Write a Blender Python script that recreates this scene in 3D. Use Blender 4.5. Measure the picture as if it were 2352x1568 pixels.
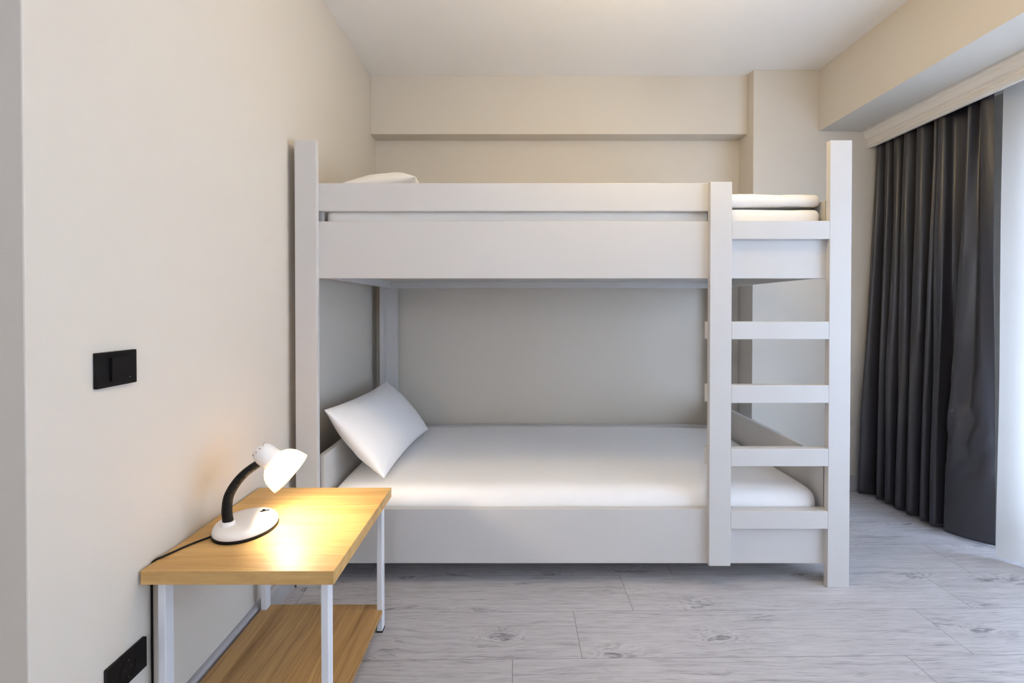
import bpy, bmesh, math, random
from mathutils import Vector, Matrix, noise
C = bpy.context.scene.collection
for o in list(bpy.data.objects): bpy.data.objects.remove(o, do_unlink=True)

# ------------------------------------------------------------------ camera
F_PX = 1100.0
PITCH = 0.6
cam_d = bpy.data.cameras.new('camera'); cam = bpy.data.objects.new('camera', cam_d); C.objects.link(cam)
cam_d.sensor_width = 36; cam_d.lens = F_PX / 2352 * 36
cam_d.shift_x = -8 / 2352; cam_d.shift_y = (706 + F_PX*math.tan(math.radians(PITCH)) - 784) / 2352
cam_d.clip_start = 0.02
cam.location = (0, 0, 1.08); cam.rotation_euler = (math.radians(90 - PITCH), 0, 0)
bpy.context.scene.camera = cam

# ------------------------------------------------------------------ world, daylight, exposure
sc = bpy.context.scene
sc.view_settings.view_transform = 'Standard'; sc.view_settings.look = 'None'
sc.view_settings.gamma = 1; sc.view_settings.use_curve_mapping = False
sc.view_settings.exposure = 0.05
w = bpy.data.worlds.new('world'); sc.world = w; w.use_nodes = True
w.node_tree.nodes['Background'].inputs[0].default_value = (0.62, 0.76, 1.0, 1)
w.node_tree.nodes['Background'].inputs[1].default_value = 0.5
def area_light(name, loc, rot, sx, sy, power, col):
    d = bpy.data.lights.new(name, 'AREA'); d.shape = 'RECTANGLE'; d.size = sx; d.size_y = sy
    d.energy = power; d.color = col
    o = bpy.data.objects.new(name, d); C.objects.link(o); o.location = loc; o.rotation_euler = rot
    return o
DAY_W, DAY_C = 138, (0.55, 0.72, 1.0)
CEIL_C, FILL_C, BULB_C = (1.0, .75, .36), (.87, .90, 1.0), (1.0, .85, .63)
# sky light falling through the tall window in the right wall
area_light('window_daylight', (2.62, .61, 1.0), (0, math.radians(90), 0), 1.80, 2.75, DAY_W, DAY_C)
CEIL_E = 46.0     # the ceiling lamp's glow
FILL_E = 40.0  # strength of the fill globe added behind the camera
BULB_E = 370.0    # the desk lamp's bulb

# ------------------------------------------------------------------ materials
def mat(name, col=(.8,.8,.8), rough=.5, **kw):
    m = bpy.data.materials.new(name); m.use_nodes = True
    b = m.node_tree.nodes['Principled BSDF']
    b.inputs['Base Color'].default_value = (*col, 1); b.inputs['Roughness'].default_value = rough
    for k, v in kw.items(): b.inputs[k.replace('_', ' ')].default_value = v
    return m
class NT:
    """small helper to write node graphs"""
    def __init__(s, m): s.t = m.node_tree; s.b = s.t.nodes['Principled BSDF']
    def n(s, ty, **kw):
        x = s.t.nodes.new(ty)
        for k, v in kw.items(): setattr(x, k, v)
        return x
    def link(s, a, b): s.t.links.new(a, b)
    def math(s, op, a, b=None, c=None):
        x = s.n('ShaderNodeMath', operation=op)
        for i, v in enumerate((a, b, c)):
            if v is None: continue
            if isinstance(v, (int, float)): x.inputs[i].default_value = v
            else: s.link(v, x.inputs[i])
        return x.outputs[0]
    def noise(s, vec, scale, detail=4, rough=.5, dist=0):
        x = s.n('ShaderNodeTexNoise'); x.inputs['Scale'].default_value = scale
        x.inputs['Detail'].default_value = detail; x.inputs['Roughness'].default_value = rough
        x.inputs['Distortion'].default_value = dist
        s.link(vec, x.inputs['Vector']); return x.outputs['Fac']
    def comb(s, x, y, z):
        c = s.n('ShaderNodeCombineXYZ')
        for i, v in enumerate((x, y, z)):
            if isinstance(v, (int, float)): c.inputs[i].default_value = v
            else: s.link(v, c.inputs[i])
        return c.outputs[0]
    def ramp(s, fac, stops):
        r = s.n('ShaderNodeValToRGB'); e = r.color_ramp.elements
        while len(e) < len(stops): e.new(.5)
        for q, (p, c) in zip(e, stops): q.position = p; q.color = (*c, 1)
        s.link(fac, r.inputs[0]); return r.outputs[0]
    def mix(s, fac, a, b, mode='MIX'):
        x = s.n('ShaderNodeMix', data_type='RGBA', blend_type=mode)
        for i, v in ((0, fac), (6, a), (7, b)):
            if isinstance(v, (int, float)): x.inputs[i].default_value = v
            elif isinstance(v, tuple): x.inputs[i].default_value = (*v, 1)
            else: s.link(v, x.inputs[i])
        return x.outputs[2]
    def bump(s, h, strength, dist=.002):
        x = s.n('ShaderNodeBump'); x.inputs['Strength'].default_value = strength
        x.inputs['Distance'].default_value = dist
        s.link(h, x.inputs['Height']); s.link(x.outputs[0], s.b.inputs['Normal'])

def paint(name, col, bump=.25, rough=.85):
    m = mat(name, col, rough); t = NT(m); g = t.n('ShaderNodeTexCoord')
    a = t.noise(g.outputs['Object'], 1.3, 3)
    c = t.mix(t.math('MULTIPLY', a, .5), col, tuple(x*.955 for x in col))
    t.link(c, t.b.inputs['Base Color'])
    t.bump(t.noise(g.outputs['Object'], 220, 3), bump, .0008)
    return m
M = {}
M['wall'] = paint('wall_paint', (.67, .62, .55))
M['ceiling'] = paint('ceiling_paint', (.90, .885, .87), .1)
M['base'] = mat('baseboard_paint', (.42, .41, .43), .4)
M['white'] = mat('white_lacquer', (.595, .58, .572), .42)
M['cornice'] = mat('cornice_paint', (.78, .74, .69), .45)
M['metal'] = mat('white_powder_coat', (.74, .76, .80), .35)
M['black'] = mat('black_plastic', (.0025, .0025, .0035), .55, Specular_IOR_Level=.22)
M['dark'] = mat('dark_recess', (.002, .002, .003), .5)
M['rubber'] = mat('black_rubber', (.0018, .0016, .0018), .5, Specular_IOR_Level=.25)
M['plastic'] = mat('white_plastic', (.86, .84, .82), .25)
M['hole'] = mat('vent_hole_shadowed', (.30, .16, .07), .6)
M['pin'] = mat('socket_metal', (.10, .16, .13), .3, Metallic=1.0)
M['mark'] = mat('pale_print', (.22, .24, .27), .5)
M['pvc'] = mat('window_frame_plastic', (.8, .8, .8), .35)

def linen(name, col):
    m = mat(name, col, .85); t = NT(m); g = t.n('ShaderNodeTexCoord')
    t.b.inputs['Sheen Weight'].default_value = .15
    s = t.noise(g.outputs['Object'], 9, 5, .6, .4)
    t.bump(s, .16, .008)
    return m
M['linen'] = linen('white_cotton', (.90, .885, .885))
M['linen_up'] = linen('cream_cotton', (.85, .82, .78))

def oak(name, axis, light, dark, sc_=1.0):
    m = mat(name, light, .5); t = NT(m); g = t.n('ShaderNodeTexCoord')
    sp = t.n('ShaderNodeSeparateXYZ'); t.link(g.outputs['Object'], sp.inputs[0])
    x, y = sp.outputs[0], sp.outputs[1]
    if axis == 'Y': x, y = y, x
    z = sp.outputs[2]
    # wandering grain
    wob = t.noise(t.comb(t.math('MULTIPLY', x, 3.0), t.math('MULTIPLY', y, 9.0), z), 1.0, 3)
    yy = t.math('ADD', y, t.math('MULTIPLY', wob, .045))
    v1 = t.comb(t.math('MULTIPLY', x, 4.0), t.math('MULTIPLY', yy, 150*sc_), t.math('MULTIPLY', z, 60))
    fine = t.noise(v1, 1.0, 4, .6)
    v2 = t.comb(t.math('MULTIPLY', x, 1.6), t.math('MULTIPLY', yy, 26*sc_), t.math('MULTIPLY', z, 14))
    broad = t.noise(v2, 1.0, 3, .55, .8)
    f = t.math('ADD', t.math('MULTIPLY', fine, .5), t.math('MULTIPLY', broad, .55))
    c = t.ramp(f, [(.36, dark), (.5, tuple((a+b)/2 for a, b in zip(light, dark))), (.66, light)])
    t.link(c, t.b.inputs['Base Color']); t.bump(fine, .12, .0008)
    return m
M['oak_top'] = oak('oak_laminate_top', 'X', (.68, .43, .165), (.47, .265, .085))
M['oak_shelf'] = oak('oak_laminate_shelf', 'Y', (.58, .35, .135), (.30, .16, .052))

def floor_mat():
    m = mat('grey_oak_planks', (.5,.5,.5), .42); t = NT(m); g = t.n('ShaderNodeTexCoord')
    sp = t.n('ShaderNodeSeparateXYZ'); t.link(g.outputs['Object'], sp.inputs[0])
    X, Y = sp.outputs[0], sp.outputs[1]
    Yr = t.math('SUBTRACT', Y, t.math('MULTIPLY', X, .0125))
    r = t.math('DIVIDE', t.math('SUBTRACT', Yr, 1.690), .2295)
    row = t.math('FLOOR', r); fy = t.math('SUBTRACT', r, row)
    u = t.math('DIVIDE', t.math('SUBTRACT', t.math('SUBTRACT', X, .42), t.math('MULTIPLY', row, .2145)), 1.222)
    col = t.math('FLOOR', u); fx = t.math('SUBTRACT', u, col)
    wn = t.n('ShaderNodeTexWhiteNoise', noise_dimensions='2D')
    t.link(t.comb(row, col, 0), wn.inputs['Vector']); rnd = wn.outputs['Value']
    ws = t.n('ShaderNodeSeparateXYZ'); t.link(wn.outputs['Color'], ws.inputs[0]); rnd2 = ws.outputs[1]
    # plank-local metres, shifted per plank so that each has its own figure
    px = t.math('MULTIPLY', fx, 1.222); py = t.math('MULTIPLY', fy, .2295)
    sx = t.math('ADD', px, t.math('MULTIPLY', rnd, 37.0)); sy = t.math('ADD', py, t.math('MULTIPLY', rnd2, 23.0))
    # knots: sparse cells; rings around them
    vo = t.n('ShaderNodeTexVoronoi', voronoi_dimensions='2D'); vo.inputs['Scale'].default_value = 1.0; vo.inputs['Randomness'].default_value = .9
    kv = t.comb(t.math('MULTIPLY', sx, 2.7), t.math('MULTIPLY', sy, 7.5), 0)
    wobk = t.n('ShaderNodeTexNoise'); wobk.inputs['Scale'].default_value = 3.0; wobk.inputs['Detail'].default_value = 4
    t.link(kv, wobk.inputs['Vector'])
    wv = t.n('ShaderNodeVectorMath', operation='SUBTRACT'); t.link(wobk.outputs['Color'], wv.inputs[0]); wv.inputs[1].default_value = (.5,.5,.5)
    wv2 = t.n('ShaderNodeVectorMath', operation='SCALE'); t.link(wv.outputs[0], wv2.inputs[0]); wv2.inputs['Scale'].default_value = .62
    kv2 = t.n('ShaderNodeVectorMath', operation='ADD'); t.link(kv, kv2.inputs[0]); t.link(wv2.outputs[0], kv2.inputs[1])
    t.link(kv2.outputs[0], vo.inputs['Vector'])
    d = vo.outputs['Distance']; cs = t.n('ShaderNodeSeparateXYZ'); t.link(vo.outputs['Color'], cs.inputs[0])
    has = t.math('GREATER_THAN', cs.outputs[0], .60)
    pull = t.math('MULTIPLY', t.math('POWER', t.math('MAXIMUM', t.math('SUBTRACT', 1.0, t.math('MULTIPLY', d, 1.9)), 0.0), 2.0), has)
    wob = t.noise(t.comb(t.math('MULTIPLY', sx, 2.2), t.math('MULTIPLY', sy, 8.0), 0), 1.0, 4)
    yw = t.math('ADD', t.math('ADD', sy, t.math('MULTIPLY', wob, .06)), t.math('MULTIPLY', pull, .045))
    fine = t.noise(t.comb(t.math('MULTIPLY', sx, 13.0), t.math('MULTIPLY', yw, 260.0), 0), 1.0, 5, .62)
    broad = t.noise(t.comb(t.math('MULTIPLY', sx, 3.0), t.math('MULTIPLY', yw, 62.0), 0), 1.0, 4, .6, .6)
    rings = t.math('MULTIPLY', t.math('SINE', t.math('MULTIPLY', d, 62.0)), t.math('MULTIPLY', pull, .12))
    f = t.math('ADD', t.math('ADD', t.math('MULTIPLY', fine, .56), t.math('MULTIPLY', broad, .44)), rings)
    blot = t.noise(t.comb(t.math('MULTIPLY', sx, 4.0), t.math('MULTIPLY', sy, 17.0), 3.0), 1.0, 5, .65, .5)
    c = t.ramp(f, [(.34, (.235, .222, .235)), (.47, (.45, .43, .445)), (.64, (.58, .56, .575))])
    kb = t.noise(t.comb(t.math('MULTIPLY', sx, 34.0), t.math('MULTIPLY', sy, 110.0), 5.0), 1.0, 4, .7)
    kn = t.math('MULTIPLY', t.math('SUBTRACT', 1.0, t.math('MINIMUM', t.math('MULTIPLY', d, 7.5), 1.0)), has)
    kn = t.math('MINIMUM', t.math('MULTIPLY', kn, t.math('MULTIPLY', t.math('MAXIMUM', t.math('SUBTRACT', kb, .36), 0.0), 6.5)), 1.0)
    c = t.mix(t.math('MULTIPLY', kn, .9), c, (.13, .12, .135))
    streak = t.math('MULTIPLY', t.math('MAXIMUM', t.math('SUBTRACT', blot, .60), 0), 3.6)
    c = t.mix(streak, c, (.17, .16, .18))
    ck = t.noise(t.comb(t.math('MULTIPLY', sx, 2.4), t.math('MULTIPLY', yw, 11.0), 9.0), 1.0, 5, .6, .3)
    gate = t.noise(t.comb(t.math('MULTIPLY', sx, 3.1), t.math('MULTIPLY', sy, 8.0), 17.0), 1.0, 2)
    ckm = t.math('MULTIPLY', t.math('MAXIMUM', t.math('SUBTRACT', 1.0, t.math('MULTIPLY', t.math('ABSOLUTE', t.math('SUBTRACT', ck, .5)), 42.0)), 0.0),
                 t.math('MINIMUM', t.math('MULTIPLY', t.math('MAXIMUM', t.math('SUBTRACT', gate, .60), 0.0), 11.0), 1.0))
    c = t.mix(t.math('MULTIPLY', ckm, .85), c, (.12, .11, .13))
    c = t.mix(t.math('MULTIPLY', rnd, .16), c, (.62, .60, .62))
    e1 = t.math('MINIMUM', fy, t.math('SUBTRACT', 1.0, fy)); e2 = t.math('MINIMUM', fx, t.math('SUBTRACT', 1.0, fx))
    s1 = t.math('LESS_THAN', e1, .0036); s2 = t.math('LESS_THAN', e2, .0009)
    seam = t.math('MAXIMUM', s1, t.math('MULTIPLY', s2, 1.0))
    c = t.mix(t.math('MULTIPLY', seam, .72), c, (.12, .10, .11))
    t.link(c, t.b.inputs['Base Color'])
    t.bump(t.math('SUBTRACT', t.math('MULTIPLY', fine, .4), t.math('MULTIPLY', seam, 1.5)), .3, .001)
    return m
M['floor'] = floor_mat()

def satin():
    m = mat('charcoal_satin', (.027, .0255, .032), .34); t = NT(m); g = t.n('ShaderNodeTexCoord')
    t.b.inputs['Sheen Weight'].default_value = .10; t.b.inputs['Sheen Roughness'].default_value = .35
    t.b.inputs['Sheen Tint'].default_value = (.75, .78, .9, 1)
    t.b.inputs['Specular IOR Level'].default_value = .6
    t.b.inputs['Anisotropic'].default_value = .5
    t.bump(t.noise(g.outputs['Object'], 5, 4, .5, .4), .22, .012)
    return m
M['satin'] = satin()
def sheer():
    m = bpy.data.materials.new('sheer_voile'); m.use_nodes = True; t = m.node_tree
    t.nodes.remove(t.nodes['Principled BSDF']); out = t.nodes['Material Output']
    d = t.nodes.new('ShaderNodeBsdfDiffuse'); d.inputs[0].default_value = (.92, .92, .92, 1)
    tl = t.nodes.new('ShaderNodeBsdfTranslucent'); tl.inputs[0].default_value = (.86, .82, .77, 1)
    tr = t.nodes.new('ShaderNodeBsdfTransparent')
    a = t.nodes.new('ShaderNodeMixShader'); a.inputs[0].default_value = .6
    b = t.nodes.new('ShaderNodeMixShader'); b.inputs[0].default_value = .10
    t.links.new(d.outputs[0], a.inputs[1]); t.links.new(tl.outputs[0], a.inputs[2])
    t.links.new(a.outputs[0], b.inputs[1]); t.links.new(tr.outputs[0], b.inputs[2])
    t.links.new(b.outputs[0], out.inputs[0]); return m
M['sheer'] = sheer()
def shade_mat():
    m = bpy.data.materials.new('translucent_lamp_plastic'); m.use_nodes = True; t = m.node_tree
    p = t.nodes['Principled BSDF']; out = t.nodes['Material Output']
    p.inputs['Base Color'].default_value = (.88, .85, .82, 1); p.inputs['Roughness'].default_value = .25
    tl = t.nodes.new('ShaderNodeBsdfTranslucent'); tl.inputs[0].default_value = (.97, .88, .74, 1)
    a = t.nodes.new('ShaderNodeMixShader'); a.inputs[0].default_value = .42
    t.links.new(p.outputs[0], a.inputs[1]); t.links.new(tl.outputs[0], a.inputs[2])
    t.links.new(a.outputs[0], out.inputs[0]); return m
M['shade'] = shade_mat()
def emit(name, col, s):
    m = bpy.data.materials.new(name); m.use_nodes = True; t = m.node_tree
    t.nodes.remove(t.nodes['Principled BSDF'])
    e = t.nodes.new('ShaderNodeEmission'); e.inputs[0].default_value = (*col, 1); e.inputs[1].default_value = s
    t.links.new(e.outputs[0], t.nodes['Material Output'].inputs[0]); return m
M['bulb'] = emit('bulb_glow', BULB_C, BULB_E)
M['opal'] = emit('opal_glow', CEIL_C, CEIL_E)
M['opal_fill'] = emit('fill_glow', FILL_C, FILL_E)
gl = mat('window_glass', (1, 1, 1), 0.0); gl.node_tree.nodes['Principled BSDF'].inputs['Transmission Weight'].default_value = 1
gl.node_tree.nodes['Principled BSDF'].inputs['IOR'].default_value = 1.01
M['glass'] = gl

# ------------------------------------------------------------------ mesh helpers
def obj(name, bm, m, parent=None, smooth=False):
    me = bpy.data.meshes.new(name); bmesh.ops.recalc_face_normals(bm, faces=bm.faces[:])
    bm.to_mesh(me); bm.free(); me.materials.append(m)
    if smooth:
        for p in me.polygons: p.use_smooth = True
    o = bpy.data.objects.new(name, me); C.objects.link(o)
    if parent is not None:
        o.parent = parent; o.matrix_parent_inverse = Matrix.Translation(-parent.location)
    return o
def box(bm, x0, x1, y0, y1, z0, z1, bev=0.0, seg=2):
    r = bmesh.ops.create_cube(bm, size=1)
    vs = r['verts']
    for v in vs: v.co = Vector(((x0+x1)/2 + v.co.x*(x1-x0), (y0+y1)/2 + v.co.y*(y1-y0), (z0+z1)/2 + v.co.z*(z1-z0)))
    if bev:
        es = list({e for v in vs for e in v.link_edges})
        bmesh.ops.bevel(bm, geom=es, offset=bev, segments=seg, affect='EDGES', profile=.5)
    return vs
def boxes(*bs, bev=0.0015):
    bm = bmesh.new()
    for b in bs: box(bm, *b, bev=bev)
    return bm
def tag(o, label=None, cat=None, kind=None, group=None):
    if label: o['label'] = label
    if cat: o['category'] = cat
    if kind: o['kind'] = kind
    if group: o['group'] = group
    return o
def thing(name, loc, label, cat, group=None):
    o = bpy.data.objects.new(name, None); C.objects.link(o); o.location = loc
    o.empty_display_size = .05
    return tag(o, label, cat, None, group)
def struct(name, bm, m, label=None, smooth=False, parent=None):
    o = obj(name, bm, m, parent, smooth)
    if parent is None:
        o['kind'] = 'structure'
        if label: o['label'] = label; o['category'] = name.split('_')[0]
    return o
def grid_surface(bm, fn, nu, nv):
    vs = [[bm.verts.new(fn(i/nu, j/nv)) for j in range(nv+1)] for i in range(nu+1)]
    for i in range(nu):
        for j in range(nv): bm.faces.new((vs[i][j], vs[i+1][j], vs[i+1][j+1], vs[i][j+1]))
    return vs
def tube(bm, pts, rad, n=12, caps=True):
    rings = []; up = Vector((0, 0, 1)); prev = None
    for i, p in enumerate(pts):
        p = Vector(p); a = Vector(pts[max(i-1, 0)]); b = Vector(pts[min(i+1, len(pts)-1)])
        d = (b-a).normalized()
        if prev is None:
            s = d.cross(up if abs(d.z) < .9 else Vector((1, 0, 0))).normalized()
        else: s = (prev - d*prev.dot(d)).normalized()
        prev = s; q = d.cross(s); r = rad(i) if callable(rad) else rad
        rings.append([bm.verts.new(p + (s*math.cos(k*2*math.pi/n) + q*math.sin(k*2*math.pi/n))*r) for k in range(n)])
    for a, b in zip(rings, rings[1:]):
        for k in range(n): bm.faces.new((a[k], a[(k+1) % n], b[(k+1) % n], b[k]))
    if caps: bm.faces.new(rings[0]); bm.faces.new(rings[-1][::-1])
def lathe(bm, prof, mtx, n=48, sx=1, sy=1):
    rings = []
    for r, z in prof:
        if r < 1e-6: rings.append([bm.verts.new(mtx @ Vector((0, 0, z)))])
        else: rings.append([bm.verts.new(mtx @ Vector((r*sx*math.cos(k*2*math.pi/n), r*sy*math.sin(k*2*math.pi/n), z))) for k in range(n)])
    for a, b in zip(rings, rings[1:]):
        for k in range(n):
            k2 = (k+1) % n
            if len(a) == 1 and len(b) == 1: continue
            if len(a) == 1: bm.faces.new((a[0], b[k2], b[k]))
            elif len(b) == 1: bm.faces.new((a[k], a[k2], b[0]))
            else: bm.faces.new((a[k], a[k2], b[k2], b[k]))
def catmull(P, n):
    out = []; P = [Vector(p) for p in P]
    for i in range(len(P)-1):
        a, b, c, d = P[max(i-1, 0)], P[i], P[i+1], P[min(i+2, len(P)-1)]
        for k in range(n):
            t = k/n
            out.append(.5*((2*b) + (c-a)*t + (2*a-5*b+4*c-d)*t*t + (3*b-a-3*c+d)*t**3))
    out.append(P[-1]); return out
def nz(x, y, z=0): return noise.noise(Vector((x, y, z)))
def soft_box(bm, x0, x1, y0, y1, z0, z1, r, step=.04, puff=0, wr=0, seed=0, wf=6):
    cx, cy, cz = (x0+x1)/2, (y0+y1)/2, (z0+z1)/2; hx, hy, hz = (x1-x0)/2, (y1-y0)/2, (z1-z0)/2
    nx, ny, nk = max(4, int(2*hx/step)), max(4, int(2*hy/step)), max(6, int(2*hz/step*2))
    def warp(i, n):      # denser near the ends so that the rounding is smooth
        t = i/n*2-1; return math.copysign(1-(1-abs(t))**1.35, t)
    vd = {}
    def V(i, j, k):
        key = (i, j, k)
        if key in vd: return vd[key]
        p = Vector((warp(i, nx)*hx, warp(j, ny)*hy, warp(k, nk)*hz))
        q = Vector((max(-hx+r, min(hx-r, p.x)), max(-hy+r, min(hy-r, p.y)), max(-hz+r, min(hz-r, p.z))))
        d = p-q
        if d.length > 1e-6: p = q + d.normalized()*r
        a = (1-(p.x/hx)**2)*(1-(p.y/hy)**2)
        if p.z > 0: p.z += puff*a**.5 if a > 0 else 0
        if wr:
            p.z += wr*nz(p.x*wf+seed, p.y*wf, p.z*wf) + wr*.4*nz(p.x*wf*3+seed, p.y*wf*3, 7)
            p.y += wr*nz(p.x*wf+seed, p.y*wf+9, p.z*wf*2); p.x += wr*nz(p.x*wf+seed, p.y*wf+19, p.z*wf*2)
        vd[key] = bm.verts.new(p + Vector((cx, cy, cz))); return vd[key]
    for i in range(nx):
        for j in range(ny):
            for k in (0, nk): bm.faces.new((V(i,j,k), V(i+1,j,k), V(i+1,j+1,k), V(i,j+1,k)))
    for i in range(nx):
        for k in range(nk):
            for j in (0, ny): bm.faces.new((V(i,j,k), V(i+1,j,k), V(i+1,j,k+1), V(i,j,k+1)))
    for j in range(ny):
        for k in range(nk):
            for i in (0, nx): bm.faces.new((V(i,j,k), V(i,j+1,k), V(i,j+1,k+1), V(i,j,k+1)))

# ------------------------------------------------------------------ the room
CZ = 2.475
WL, YB, YBEAM, YP = -.875, 3.012, 2.90, 2.83
WR = 2.36
struct('floor', boxes((-3.2, 2.7, -2.4, 3.2, -.06, 0), bev=0), M['floor'])
struct('ceiling', boxes((-3.2, 2.7, -2.4, 3.2, CZ, CZ+.08), bev=0), M['ceiling'])
struct('wall_left', boxes((-3.2, WL, .854, 3.2, 0, CZ), bev=.003), M['wall'])
struct('wall_back', boxes((WL, 2.7, YB, YB+.15, 0, CZ), bev=0), M['wall'])
struct('wall_far_left', boxes((-3.2, -3.1, -2.4, .854, 0, CZ), bev=0), M['wall'])
struct('wall_front', boxes((-3.1, 2.7, -2.4, -2.3, 0, CZ), bev=0), M['wall'])
WY0, WY1, WZ0, WZ1 = -.75, 2.05, .12, 1.90      # the tall window's opening
struct('wall_right', boxes((WR, WR+.2, WY1, YB, 0, CZ), (WR, WR+.2, -2.3, WY0, 0, CZ),
       (WR, WR+.2, WY0, WY1, 0, WZ0), (WR, WR+.2, WY0, WY1, WZ1, CZ), bev=0), M['wall'])
struct('trim_1', boxes((WL, 1.40, YBEAM, YB, 2.125, CZ), bev=.002), M['wall'])     # beam across the back wall
struct('trim_2', boxes((1.785, WR, -2.3, YP, 2.117, CZ), bev=.002), M['wall'])     # boxed beam over the window
struct('trim_3', boxes((1.40, WR, YP, YB, 0, CZ), bev=.002), M['wall'])            # pilaster in the far right corner
def cornice():
    prof = [(2.044, 2.117), (2.044, 2.106), (2.050, 2.100), (2.0525, 2.088), (2.058, 2.077), (2.064, 2.070), (2.064, 2.064),
            (2.068, 2.064), (2.068, 2.058), (2.0725, 2.054), (2.0725, 2.046), (2.0695, 2.043), (2.0725, 2.039), (2.0725, 2.030),
            (2.0695, 2.027), (2.077, 2.022), (2.077, 2.016), (2.093, 2.016), (2.093, 2.117)]
    bm = bmesh.new()
    A = [bm.verts.new((x, -2.28, z)) for x, z in prof]; B = [bm.verts.new((x, YP, z)) for x, z in prof]
    n = len(prof)
    for i in range(n): bm.faces.new((A[i], A[(i+1) % n], B[(i+1) % n], B[i]))
    bm.faces.new(A[::-1]); bm.faces.new(B); return bm
struct('trim_4', cornice(), M['cornice'])                                         # moulded curtain cornice
def skirting(pts, out):
    """board with a rounded top edge, run along a straight wall from a to b; out = direction into the room"""
    (ax, ay), (bx, by) = pts; ox, oy = out
    prof = [(0, 0), (.020, 0), (.020, .066), (.018, .074), (.012, .081), (.006, .083), (0, .083)]
    bm = bmesh.new()
    A = [bm.verts.new((ax+ox*d, ay+oy*d, z)) for d, z in prof]; B = [bm.verts.new((bx+ox*d, by+oy*d, z)) for d, z in prof]
    n = len(prof)
    for i in range(n): bm.faces.new((A[i], A[(i+1) % n], B[(i+1) % n], B[i]))
    bm.faces.new(A[::-1]); bm.faces.new(B); return bm
struct('baseboard_left', skirting(((WL, .854), (WL, YB)), (1, 0)), M['base'])
struct('baseboard_back', skirting(((WL+.02, YB), (1.40, YB)), (0, -1)), M['base'])
struct('baseboard_right', skirting(((1.38, YP), (WR, YP)), (0, -1)), M['base'])
struct('baseboard_side', skirting(((1.40, YP-.02), (1.40, YB-.02)), (-1, 0)), M['base'])
# window
wn = bpy.data.objects.new('window_1', None); C.objects.link(wn); wn.location = (WR+.1, (WY0+WY1)/2, WZ0); wn['kind'] = 'structure'
fr = obj('window_frame', boxes((WR+.06, WR+.12, WY0, WY0+.06, WZ0, WZ1), (WR+.06, WR+.12, WY1-.06, WY1, WZ0, WZ1),
     (WR+.06, WR+.12, WY0, WY1, WZ0, WZ0+.06), (WR+.06, WR+.12, WY0, WY1, WZ1-.06, WZ1),
     (WR+.065, WR+.115, .58, .64, WZ0, WZ1), bev=.003), M['pvc'], wn)
obj('pane', boxes((WR+.088, WR+.094, WY0+.06, .58, WZ0+.06, WZ1-.06), bev=0), M['glass'], wn)
obj('pane', boxes((WR+.088, WR+.094, .64, WY1-.06, WZ0+.06, WZ1-.06), bev=0), M['glass'], wn)

# ------------------------------------------------------------------ bunk bed
YF, T = 1.836, .025
bed = thing('bunk_bed', (.22, 2.4, 0), 'white lacquered wooden bunk bed with a built-in ladder at its right end', 'bunk bed')
W = M['white']
# front corner posts: L-shaped, a front board with a return board behind it
obj('post', boxes((-.845, -.762, YF, YF+T, 0, 1.719), (-.845, -.82, YF+T, YF+.085, 0, 1.719)), W, bed)
obj('post', boxes((1.2035, 1.2865, YF, YF+T, 0, 1.719), (1.2615, 1.2865, YF+T, YF+.085, 0, 1.719)), W, bed)
obj('post', boxes((-.82, -.727, 2.945, 2.97, 0, 1.719), (-.82, -.795, 2.887, 2.945, 0, 1.719)), W, bed)
obj('post', boxes((1.2035, 1.2865, 2.945, 2.97, 0, 1.719), (1.2615, 1.2865, 2.887, 2.945, 0, 1.719)), W, bed)
tag(obj('ladder_stile', boxes((.746, .829, YF, YF+T, .0835, 1.561)), W, bed), 'short inner ladder upright ending above the floor')
R0, R1 = -.819, 1.260
obj('bed_rail', boxes((R0, R1, YF+T, YF+2*T, .081, .294)), W, bed)
obj('bed_rail', boxes((R0, R1, YF+T, YF+2*T, 1.193, 1.414)), W, bed)
obj('guard_rail', boxes((R0, .829, YF+T, YF+2*T, 1.454, 1.562)), W, bed)
obj('rear_rail', boxes((-.755, 1.216, 2.92, 2.945, .10, .36)), W, bed)
obj('rear_rail', boxes((-.755, 1.216, 2.92, 2.945, 1.198, 1.50)), W, bed)
for x0, x1 in ((-.778, -.755), (1.216, 1.239)):
    obj('end_board', boxes((x0, x1, YF+2*T, 2.945, .10, .496)), W, bed)
    obj('end_board', boxes((x0, x1, YF+2*T, 2.945, 1.198, 1.50)), W, bed)
obj('bed_base', boxes((-.755, 1.216, YF+2*T, 2.92, .150, .165)), W, bed)
obj('bed_base', boxes((-.755, 1.216, YF+2*T, 2.92, 1.236, 1.250)), W, bed)
for i, (z0, z1) in enumerate(((.227, .295), (.469, .537), (.713, .782), (.958, 1.026), (1.342, 1.412))):
    bs = [(.829, 1.2035, YF, YF+T, z0, z1)]
    if i in (1, 2, 3): bs.append((.739, 1.2035, YF+T, YF+T+.012, z0, z1))
    obj('ladder_rung', boxes(*bs, bev=.002), W, bed)

# mattresses under their fitted sheets
bm = bmesh.new(); soft_box(bm, -.748, 1.210, YF+2*T+.004, 2.915, .166, .354, .055, .035, puff=.028, wr=.004, seed=3, wf=3)
tag(obj('mattress', bm, M['linen'], None, True), 'white sheeted mattress of the lower bunk, behind the bottom rail', 'mattress')
bm = bmesh.new(); soft_box(bm, -.748, 1.205, YF+2*T+.004, 2.915, 1.251, 1.468, .024, .03, puff=.003, wr=.003, seed=11, wf=5)
tag(obj('mattress', bm, M['linen_up'], None, True), 'white sheeted mattress of the upper bunk, seen under the guard rail', 'mattress')

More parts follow.
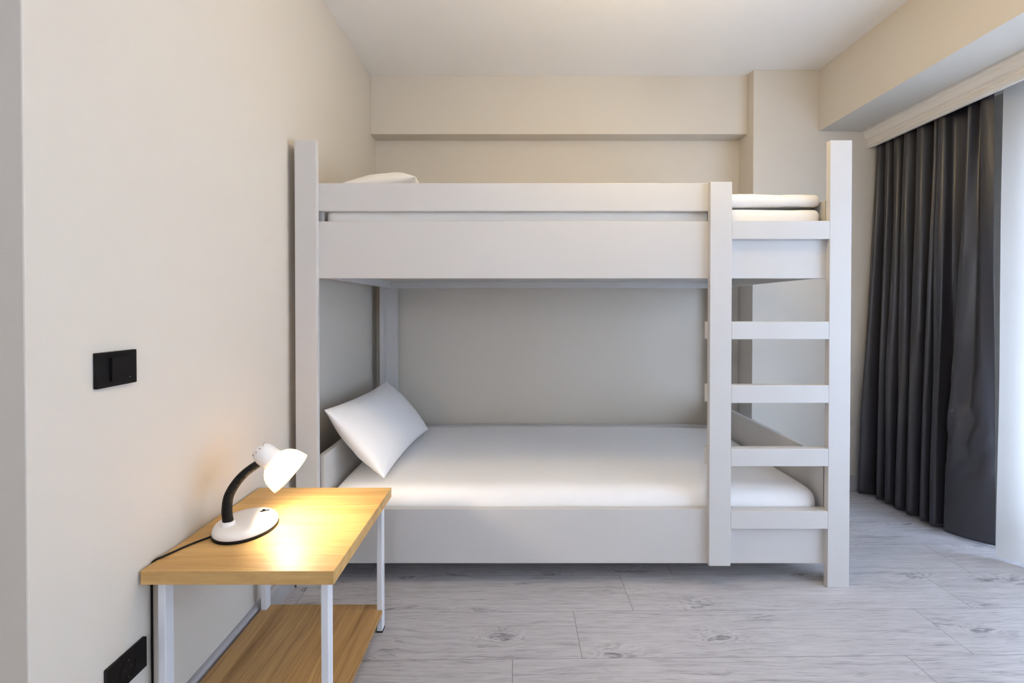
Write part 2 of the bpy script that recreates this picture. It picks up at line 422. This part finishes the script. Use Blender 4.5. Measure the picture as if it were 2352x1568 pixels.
def pillow(name, c00, c10, c11, c01, thick, bulge_dir, m, seed, wr=.004, n=56, asym=1.0, pull=.075):
    """c00..c01: the four corners; thick: half thickness"""
    c00, c10, c11, c01 = map(Vector, (c00, c10, c11, c01)); bd = Vector(bulge_dir).normalized()
    bm = bmesh.new(); G = {}
    for s in (1, -1):
        for i in range(n+1):
            for j in range(n+1):
                edge = i in (0, n) or j in (0, n)
                if s == -1 and edge: G[s, i, j] = G[1, i, j]; continue
                a, b = i/n*2-1, j/n*2-1
                a, b = math.sin(a*math.pi/2)*.55+a*.45, math.sin(b*math.pi/2)*.55+b*.45
                # edges drawn in between the pointed corners
                a2 = a*(1-pull*(1-b*b)); b2 = b*(1-.085*(1-a*a))
                u, v = (a2+1)/2, (b2+1)/2
                p = c00*(1-u)*(1-v) + c10*u*(1-v) + c11*u*v + c01*(1-u)*v
                h = (max(0, 1-abs(a)**2.3)**.55)*(max(0, 1-abs(b)**2.3)**.55)
                h *= 1-.10*(a*a*b*b)
                hh = thick*h*(1 if s == 1 else asym)
                k = min(1, 4*(1-max(abs(a), abs(b))))
                hh += wr*k*nz(a*2.2+seed, b*2.2, s) + wr*.5*k*nz(a*6+seed, b*5, s)
                cr = (abs(a)*abs(b))**3      # gathers running into the corners
                hh += .006*cr*k*math.sin((a*s-b)*22+seed)
                G[s, i, j] = bm.verts.new(p + bd*s*hh)
        for i in range(n):
            for j in range(n):
                q = (G[s,i,j], G[s,i+1,j], G[s,i+1,j+1], G[s,i,j+1])
                bm.faces.new(q if s == 1 else q[::-1])
    return obj(name, bm, m, None, True)
p = pillow('pillow', (-.535, 1.94, .384), (-.495, 2.72, .388), (-.758, 2.80, .648), (-.772, 1.925, .668), .082, (.72, 0, .60), M['linen'], 2.3, asym=1.35, pull=.045)
tag(p, 'white pillow propped up against the left end board of the lower bunk', 'pillow')
p = pillow('pillow', (-.405, 1.95, 1.612), (-.405, 2.58, 1.59), (-.745, 2.60, 1.565), (-.745, 1.95, 1.572), .085, (.05, 0, 1), M['linen_up'], 6.1, asym=1.15, pull=.02)
tag(p, 'white pillow on the upper bunk peeking over the guard rail', 'pillow')
bm = bmesh.new()
soft_box(bm, .55, 1.211, YF+2*T+.008, 2.50, 1.480, 1.529, .0225, .016, puff=.004, wr=.0065, seed=4, wf=7)
tag(obj('folded_duvet', bm, M['linen_up'], None, True), 'white folded duvet lying at the ladder end of the upper bunk', 'duvet')

# ------------------------------------------------------------------ side table
TX0, TX1, TY0, TY1, TZ = -.868, -.4205, 1.102, 1.617, .470
tb = thing('side_table', ((TX0+TX1)/2, (TY0+TY1)/2, 0), 'small oak side table with white metal legs and a lower shelf', 'table')
obj('tabletop', boxes((TX0, TX1, TY0, TY1, TZ-.032, TZ), bev=.0012), M['oak_top'], tb)
bm = boxes((-.846, -.4425, 1.154, 1.580, .062, .076), (-.827, -.4605, 1.580, 1.610, .062, .076), bev=.0006)
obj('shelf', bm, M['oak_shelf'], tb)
for x0, x1 in ((-.846, -.828), (-.4605, -.4425)):
    for y0, y1 in ((1.125, 1.154), (1.580, 1.610)):
        lg = obj('leg', boxes((x0, x1, y0, y1, .004, TZ-.032), bev=.002), M['metal'], tb)
        fc = bmesh.new(); box(fc, x0-.0006, x1+.0006, y0-.0006, y1+.0006, 0, .005, bev=.0004)
        fo = obj('foot_cap', fc, M['rubber'], lg); fo.matrix_parent_inverse = Matrix.Identity(4)
        # the leg's own origin stays at the table's base, so its cap shares it
        lg.matrix_parent_inverse = Matrix.Translation(-tb.location)

# ------------------------------------------------------------------ desk lamp
LC = Vector((-.743, 1.315, TZ))
lamp = thing('desk_lamp', LC, 'lit white gooseneck desk lamp on the oak side table', 'lamp')
Rb = Matrix.Translation(LC)
BX, BY = .0775, .092
bm = bmesh.new(); lathe(bm, [(0, 0), (1, 0), (1.012, .002), (1.012, .006), (1, .008), (0, .008)], Rb, 72, BX, BY)
obj('rubber_foot', bm, M['rubber'], lamp, False)
bm = bmesh.new(); lathe(bm, [(0, .007), (.985, .007), (.994, .011), (.982, .017), (.945, .0225), (.88, .0262), (.75, .0282), (.5, .0298), (0, .031)], Rb, 72, BX, BY)
obj('base', bm, M['plastic'], lamp, True)
a0 = LC + Vector((-.027, -.038, .028))
bm = bmesh.new(); lathe(bm, [(.0180, -.004), (.0178, .0085), (.0168, .0105), (.0140, .011), (0, .011)], Matrix.Translation(a0), 40)
obj('collar', bm, M['plastic'], lamp, True)
sw = Matrix.Translation(LC + Vector((.026, .050, .0272))) @ Matrix.Rotation(math.radians(48), 4, 'Z') @ Matrix.Rotation(math.radians(6), 4, 'Y')
bm = bmesh.new(); box(bm, -.0125, .0125, -.0045, .0045, 0, .0024, bev=.0004); bm.transform(sw)
sb = obj('switch', bm, M['rubber'], lamp)
bm = bmesh.new(); box(bm, -.0065, -.0005, -.003, .003, .002, .0062, bev=.0006); bm.transform(sw)
sl = obj('slider', bm, M['black'], sb); sl.matrix_parent_inverse = Matrix.Identity(4)
# shade: S0 = rear of the cap, axis towards the open rim
SC = Vector((-.6955, 1.325, .6735)); AZ, EL = .36, .76
AX = Vector((math.cos(EL)*math.cos(AZ), math.cos(EL)*math.sin(AZ), -math.sin(EL)))
S0 = SC - AX*.029
q = AX.to_track_quat('Z', 'Y').to_matrix().to_4x4(); SM = Matrix.Translation(S0) @ q
NECK_END = SC + Vector((-.0175, 0, -.0255))
path = catmull([a0+Vector((0, 0, .008)), a0+Vector((-.004, .002, .040)), a0+Vector((-.001, .006, .075)), a0+Vector((.014, .014, .107)),
                a0+Vector((.034, .026, .132)), NECK_END], 33)
NP = len(path)
bm = bmesh.new(); tube(bm, path, lambda i: (.0135 - .0022*i/NP) - (0 if i % 3 else .0016), 20)
obj('gooseneck', bm, M['rubber'], lamp, True)
cap = [(0, 0), (.009, .0012), (.017, .0045), (.0235, .0105), (.0280, .0190), (.0300, .030), (.0305, .046), (.0300, .058)]
bell = [(.0300, .058), (.0355, .0600), (.0430, .0655), (.0505, .0745), (.0565, .086), (.0595, .099), (.0615, .112), (.0625, .1185), (.0607, .1185), (.0597, .112), (.0577, .099),
        (.0555, .087), (.0508, .0762), (.044, .068), (.036, .0630), (.0285, .061)]
bm = bmesh.new(); lathe(bm, bell, SM, 72)
shade = obj('lamp_shade', bm, M['shade'], lamp, True)
inner = [(.0285, .058), (.0285, .046), (.0280, .030), (.0260, .0195), (.0215, .012), (.0155, .0065), (.008, .0035), (0, .003)]
bm = bmesh.new(); lathe(bm, cap + inner, SM, 48)
capo = obj('shade_cap', bm, M['plastic'], lamp, True)
for k in range(10):
    a = k*2*math.pi/10 + .2
    p0 = SM @ Vector((.0205*math.cos(a), .0205*math.sin(a), .0072)); nn = (q @ Vector((math.cos(a)*.66, math.sin(a)*.66, -.75, ))).normalized()
    bm = bmesh.new(); tube(bm, [p0 - nn*.0005, p0 + nn*.0008], .0017, 10)
    v = obj('vent_hole', bm, M['hole'], capo); v.matrix_parent_inverse = Matrix.Identity(4)
bm = bmesh.new()
lathe(bm, [(0, .116), (.010, .1145), (.0185, .109), (.0235, .100), (.0235, .091), (.020, .080), (.015, .069), (.0125, .061), (0, .061)], SM, 32)
obj('bulb', bm, M['bulb'], lamp, True)
bm = bmesh.new(); lathe(bm, [(0, .006), (.0135, .006), (.0135, .0605), (0, .0605)], SM, 24)
obj('bulb_socket', bm, M['plastic'], lamp, True)
cord = catmull([Vector((-.797, 1.272, TZ+.004)), Vector((-.806, 1.262, TZ+.0035)), Vector((-.832, 1.225, TZ+.003)), Vector((-.850, 1.185, TZ+.003)), Vector((-.860, 1.160, TZ+.003)),
                Vector((-.8665, 1.1465, TZ+.0025)), Vector((-.8715, 1.141, TZ-.008)), Vector((-.8718, 1.141, TZ-.05)), Vector((-.8718, 1.141, .20)), Vector((-.8718, 1.141, .09))], 10)
bm = bmesh.new(); tube(bm, cord, .0025, 10)  # lamp cord; its drop behind the leg stands in for the leg's wall shadow
obj('power_cord', bm, M['rubber'], lamp, True)

# ------------------------------------------------------------------ switch and socket on the left wall
def plate(y0, y1, z0, z1, name, parent):
    bm = bmesh.new(); box(bm, WL, WL+.0095, y0, y1, z0, z1, bev=.0018, seg=3)
    return obj(name, bm, M['black'], parent)
ls = thing('light_switch', (WL, 1.044, .915), 'black rocker light switch on the left wall above the socket', 'switch')
plate(.990, 1.094, .910, .985, 'plate', ls)
bm = bmesh.new(); vs = box(bm, WL+.009, WL+.0115, 1.020, 1.074, .922, .972, bev=0)
for v in vs:
    if v.co.x > WL+.010 and v.co.y < 1.03: v.co.x += .0035
rk = obj('rocker', bm, M['black'], ls)
bm = bmesh.new(); box(bm, WL+.0108, WL+.0118, 1.066, 1.0725, .9245, .9262)
mk = obj('maker_mark', bm, M['mark'], ls)
so = thing('wall_socket', (WL, 1.06, .24), 'black power socket low on the left wall beside the side table', 'socket')
plate(1.009, 1.117, .239, .309, 'plate', so)
rot = Matrix.Translation((WL+.0095, 1.062, .274)) @ Matrix.Rotation(math.radians(90), 4, 'Y')
bm = bmesh.new(); lathe(bm, [(.0225, -.001), (.0225, .0012), (.0205, .0012), (.0200, -.0005), (0, -.0005)], rot, 40)
obj('socket_insert', bm, M['black'], so)
for dy in (-.0095, .0095):
    bm = bmesh.new(); tube(bm, [(WL+.009, 1.062+dy, .274), (WL+.0096, 1.062+dy, .274)], .0025, 10); obj('contact_hole', bm, M['dark'], so)
for dz in (-.019, .019):
    bm = bmesh.new(); box(bm, WL+.0095, WL+.0108, 1.0605, 1.0635, .274+dz-.0015, .274+dz+.0015)
    obj('earth_contact', bm, M['pin'], so)

# ------------------------------------------------------------------ curtains
def curtain(name, top, hem, ztop, zhem, m, label, cat, nseg=14, nv=60, thick=0, wr=.004, seed=0, crease=0):
    A = catmull([(x, y, ztop) for x, y in top], nseg); B = catmull([(x, y, zhem) for x, y in hem], nseg)
    n = len(A)-1; bm = bmesh.new()
    def f(u, v):
        i = round(u*n); e = v*v*(3-2*v)*.5 + v*.5
        p = A[i].lerp(B[i], e); k = math.sin(min(1, v*1.0)*math.pi)
        p.x += wr*k*nz(i*.11+seed, v*2.2) ; p.y += wr*k*nz(i*.11+seed+5, v*2.2)
        p.z = ztop + (zhem-ztop)*v
        if crease and u > .84: p.x += crease*math.exp(-((v-.76)/.11)**2)*math.sin((u-.84)/.16*math.pi)*nz(u*30, v*26 + u*22)
        return p
    grid_surface(bm, f, n, nv)
    o = obj(name, bm, m, None, True)
    if thick:
        s = o.modifiers.new('thickness', 'SOLIDIFY'); s.thickness = thick; s.offset = 0
    return tag(o, label, cat)
def folds(rY, rx, vx, w, tail):
    """a ridge (towards the room) at every Y of rY with a valley between neighbours"""
    P = []
    for i, y in enumerate(rY):
        x = rx(i); hw = w
        if i < len(rY)-1:
            g = y-rY[i+1]; hw = min(w, g*.26)
            P += [(x+.004, y+hw), (x, y-hw*.6), (vx(i), y-g*.47), (vx(i)+.004, y-g*.60)]
        else: P += [(x+.004, y+hw), (x, y-hw*.6)]
    return P + tail
hem = folds([2.750, 2.660, 2.602, 2.532, 2.466, 2.392, 2.338], lambda i: (1.985, 2.025, 2.030, 2.030, 2.035, 2.04, 2.045)[i],
            lambda i: 2.125, .018, [(2.115, 2.318), (2.125, 2.300), (2.060, 2.292), (2.052, 2.262), (2.085, 2.205), (2.120, 2.165), (2.154, 2.138)])
top = folds([2.790, 2.722, 2.660, 2.588, 2.505, 2.412, 2.378], lambda i: 2.108, lambda i: 2.162, .022,
            [(2.150, 2.350), (2.158, 2.290), (2.118, 2.248), (2.112, 2.232), (2.150, 2.215), (2.114, 2.185), (2.128, 2.140)])
curtain('dark_curtain', top, hem, 2.112, .012, M['satin'], 'charcoal satin curtain hanging in folds right of the bunk bed', 'curtain', 10, 110, .0015, .010, 2, .022)
hs, ts = [], []
y = 2.045; k = 0
random.seed(5)
while y > -1.1:
    hs.append((2.060 + (.055 if k % 2 else .0) + random.uniform(-.006, .006) + min(.03, k*.004), y)); ts.append((2.175 + (.045 if k % 2 else 0), y + .10*max(0, 1-k/8))); y -= .065 + random.uniform(0, .02); k += 1
curtain('sheer_curtain', ts, hs, 2.112, .012, M['sheer'], 'sheer white voile curtain glowing with daylight at the right edge', 'curtain', 8, 40, 0, .006, 9)

# ------------------------------------------------------------------ ceiling lamp (above the frame) and added fill lamp (behind the camera)
def ceiling_lamp(x, y, drop, r, m, label):
    c = thing('pendant_lamp', (x, y, CZ), label, 'lamp')
    mt = Matrix.Translation((x, y, CZ)) @ Matrix.Scale(-1, 4, (0, 0, 1))
    bm = bmesh.new(); lathe(bm, [(0, 0), (.05, 0), (.048, .018), (.006, .026), (.006, drop-r+.004), (0, drop-r+.004)], mt, 32)
    obj('stem', bm, M['plastic'], c)
    bm = bmesh.new(); lathe(bm, [(r*math.sin(k*math.pi/20), drop-r*math.cos(k*math.pi/20)) for k in range(21)], mt, 40)
    obj('globe', bm, m, c, True)
ceiling_lamp(.55, 1.42, .32, .10, M['opal'], 'round opal pendant lamp hanging in front of the bunk bed')
ceiling_lamp(-.1, -1.35, .85, .16, M['opal_fill'], 'round opal fill lamp added out of view behind the camera')  # invented globe, only there to brighten the room from behind the camera
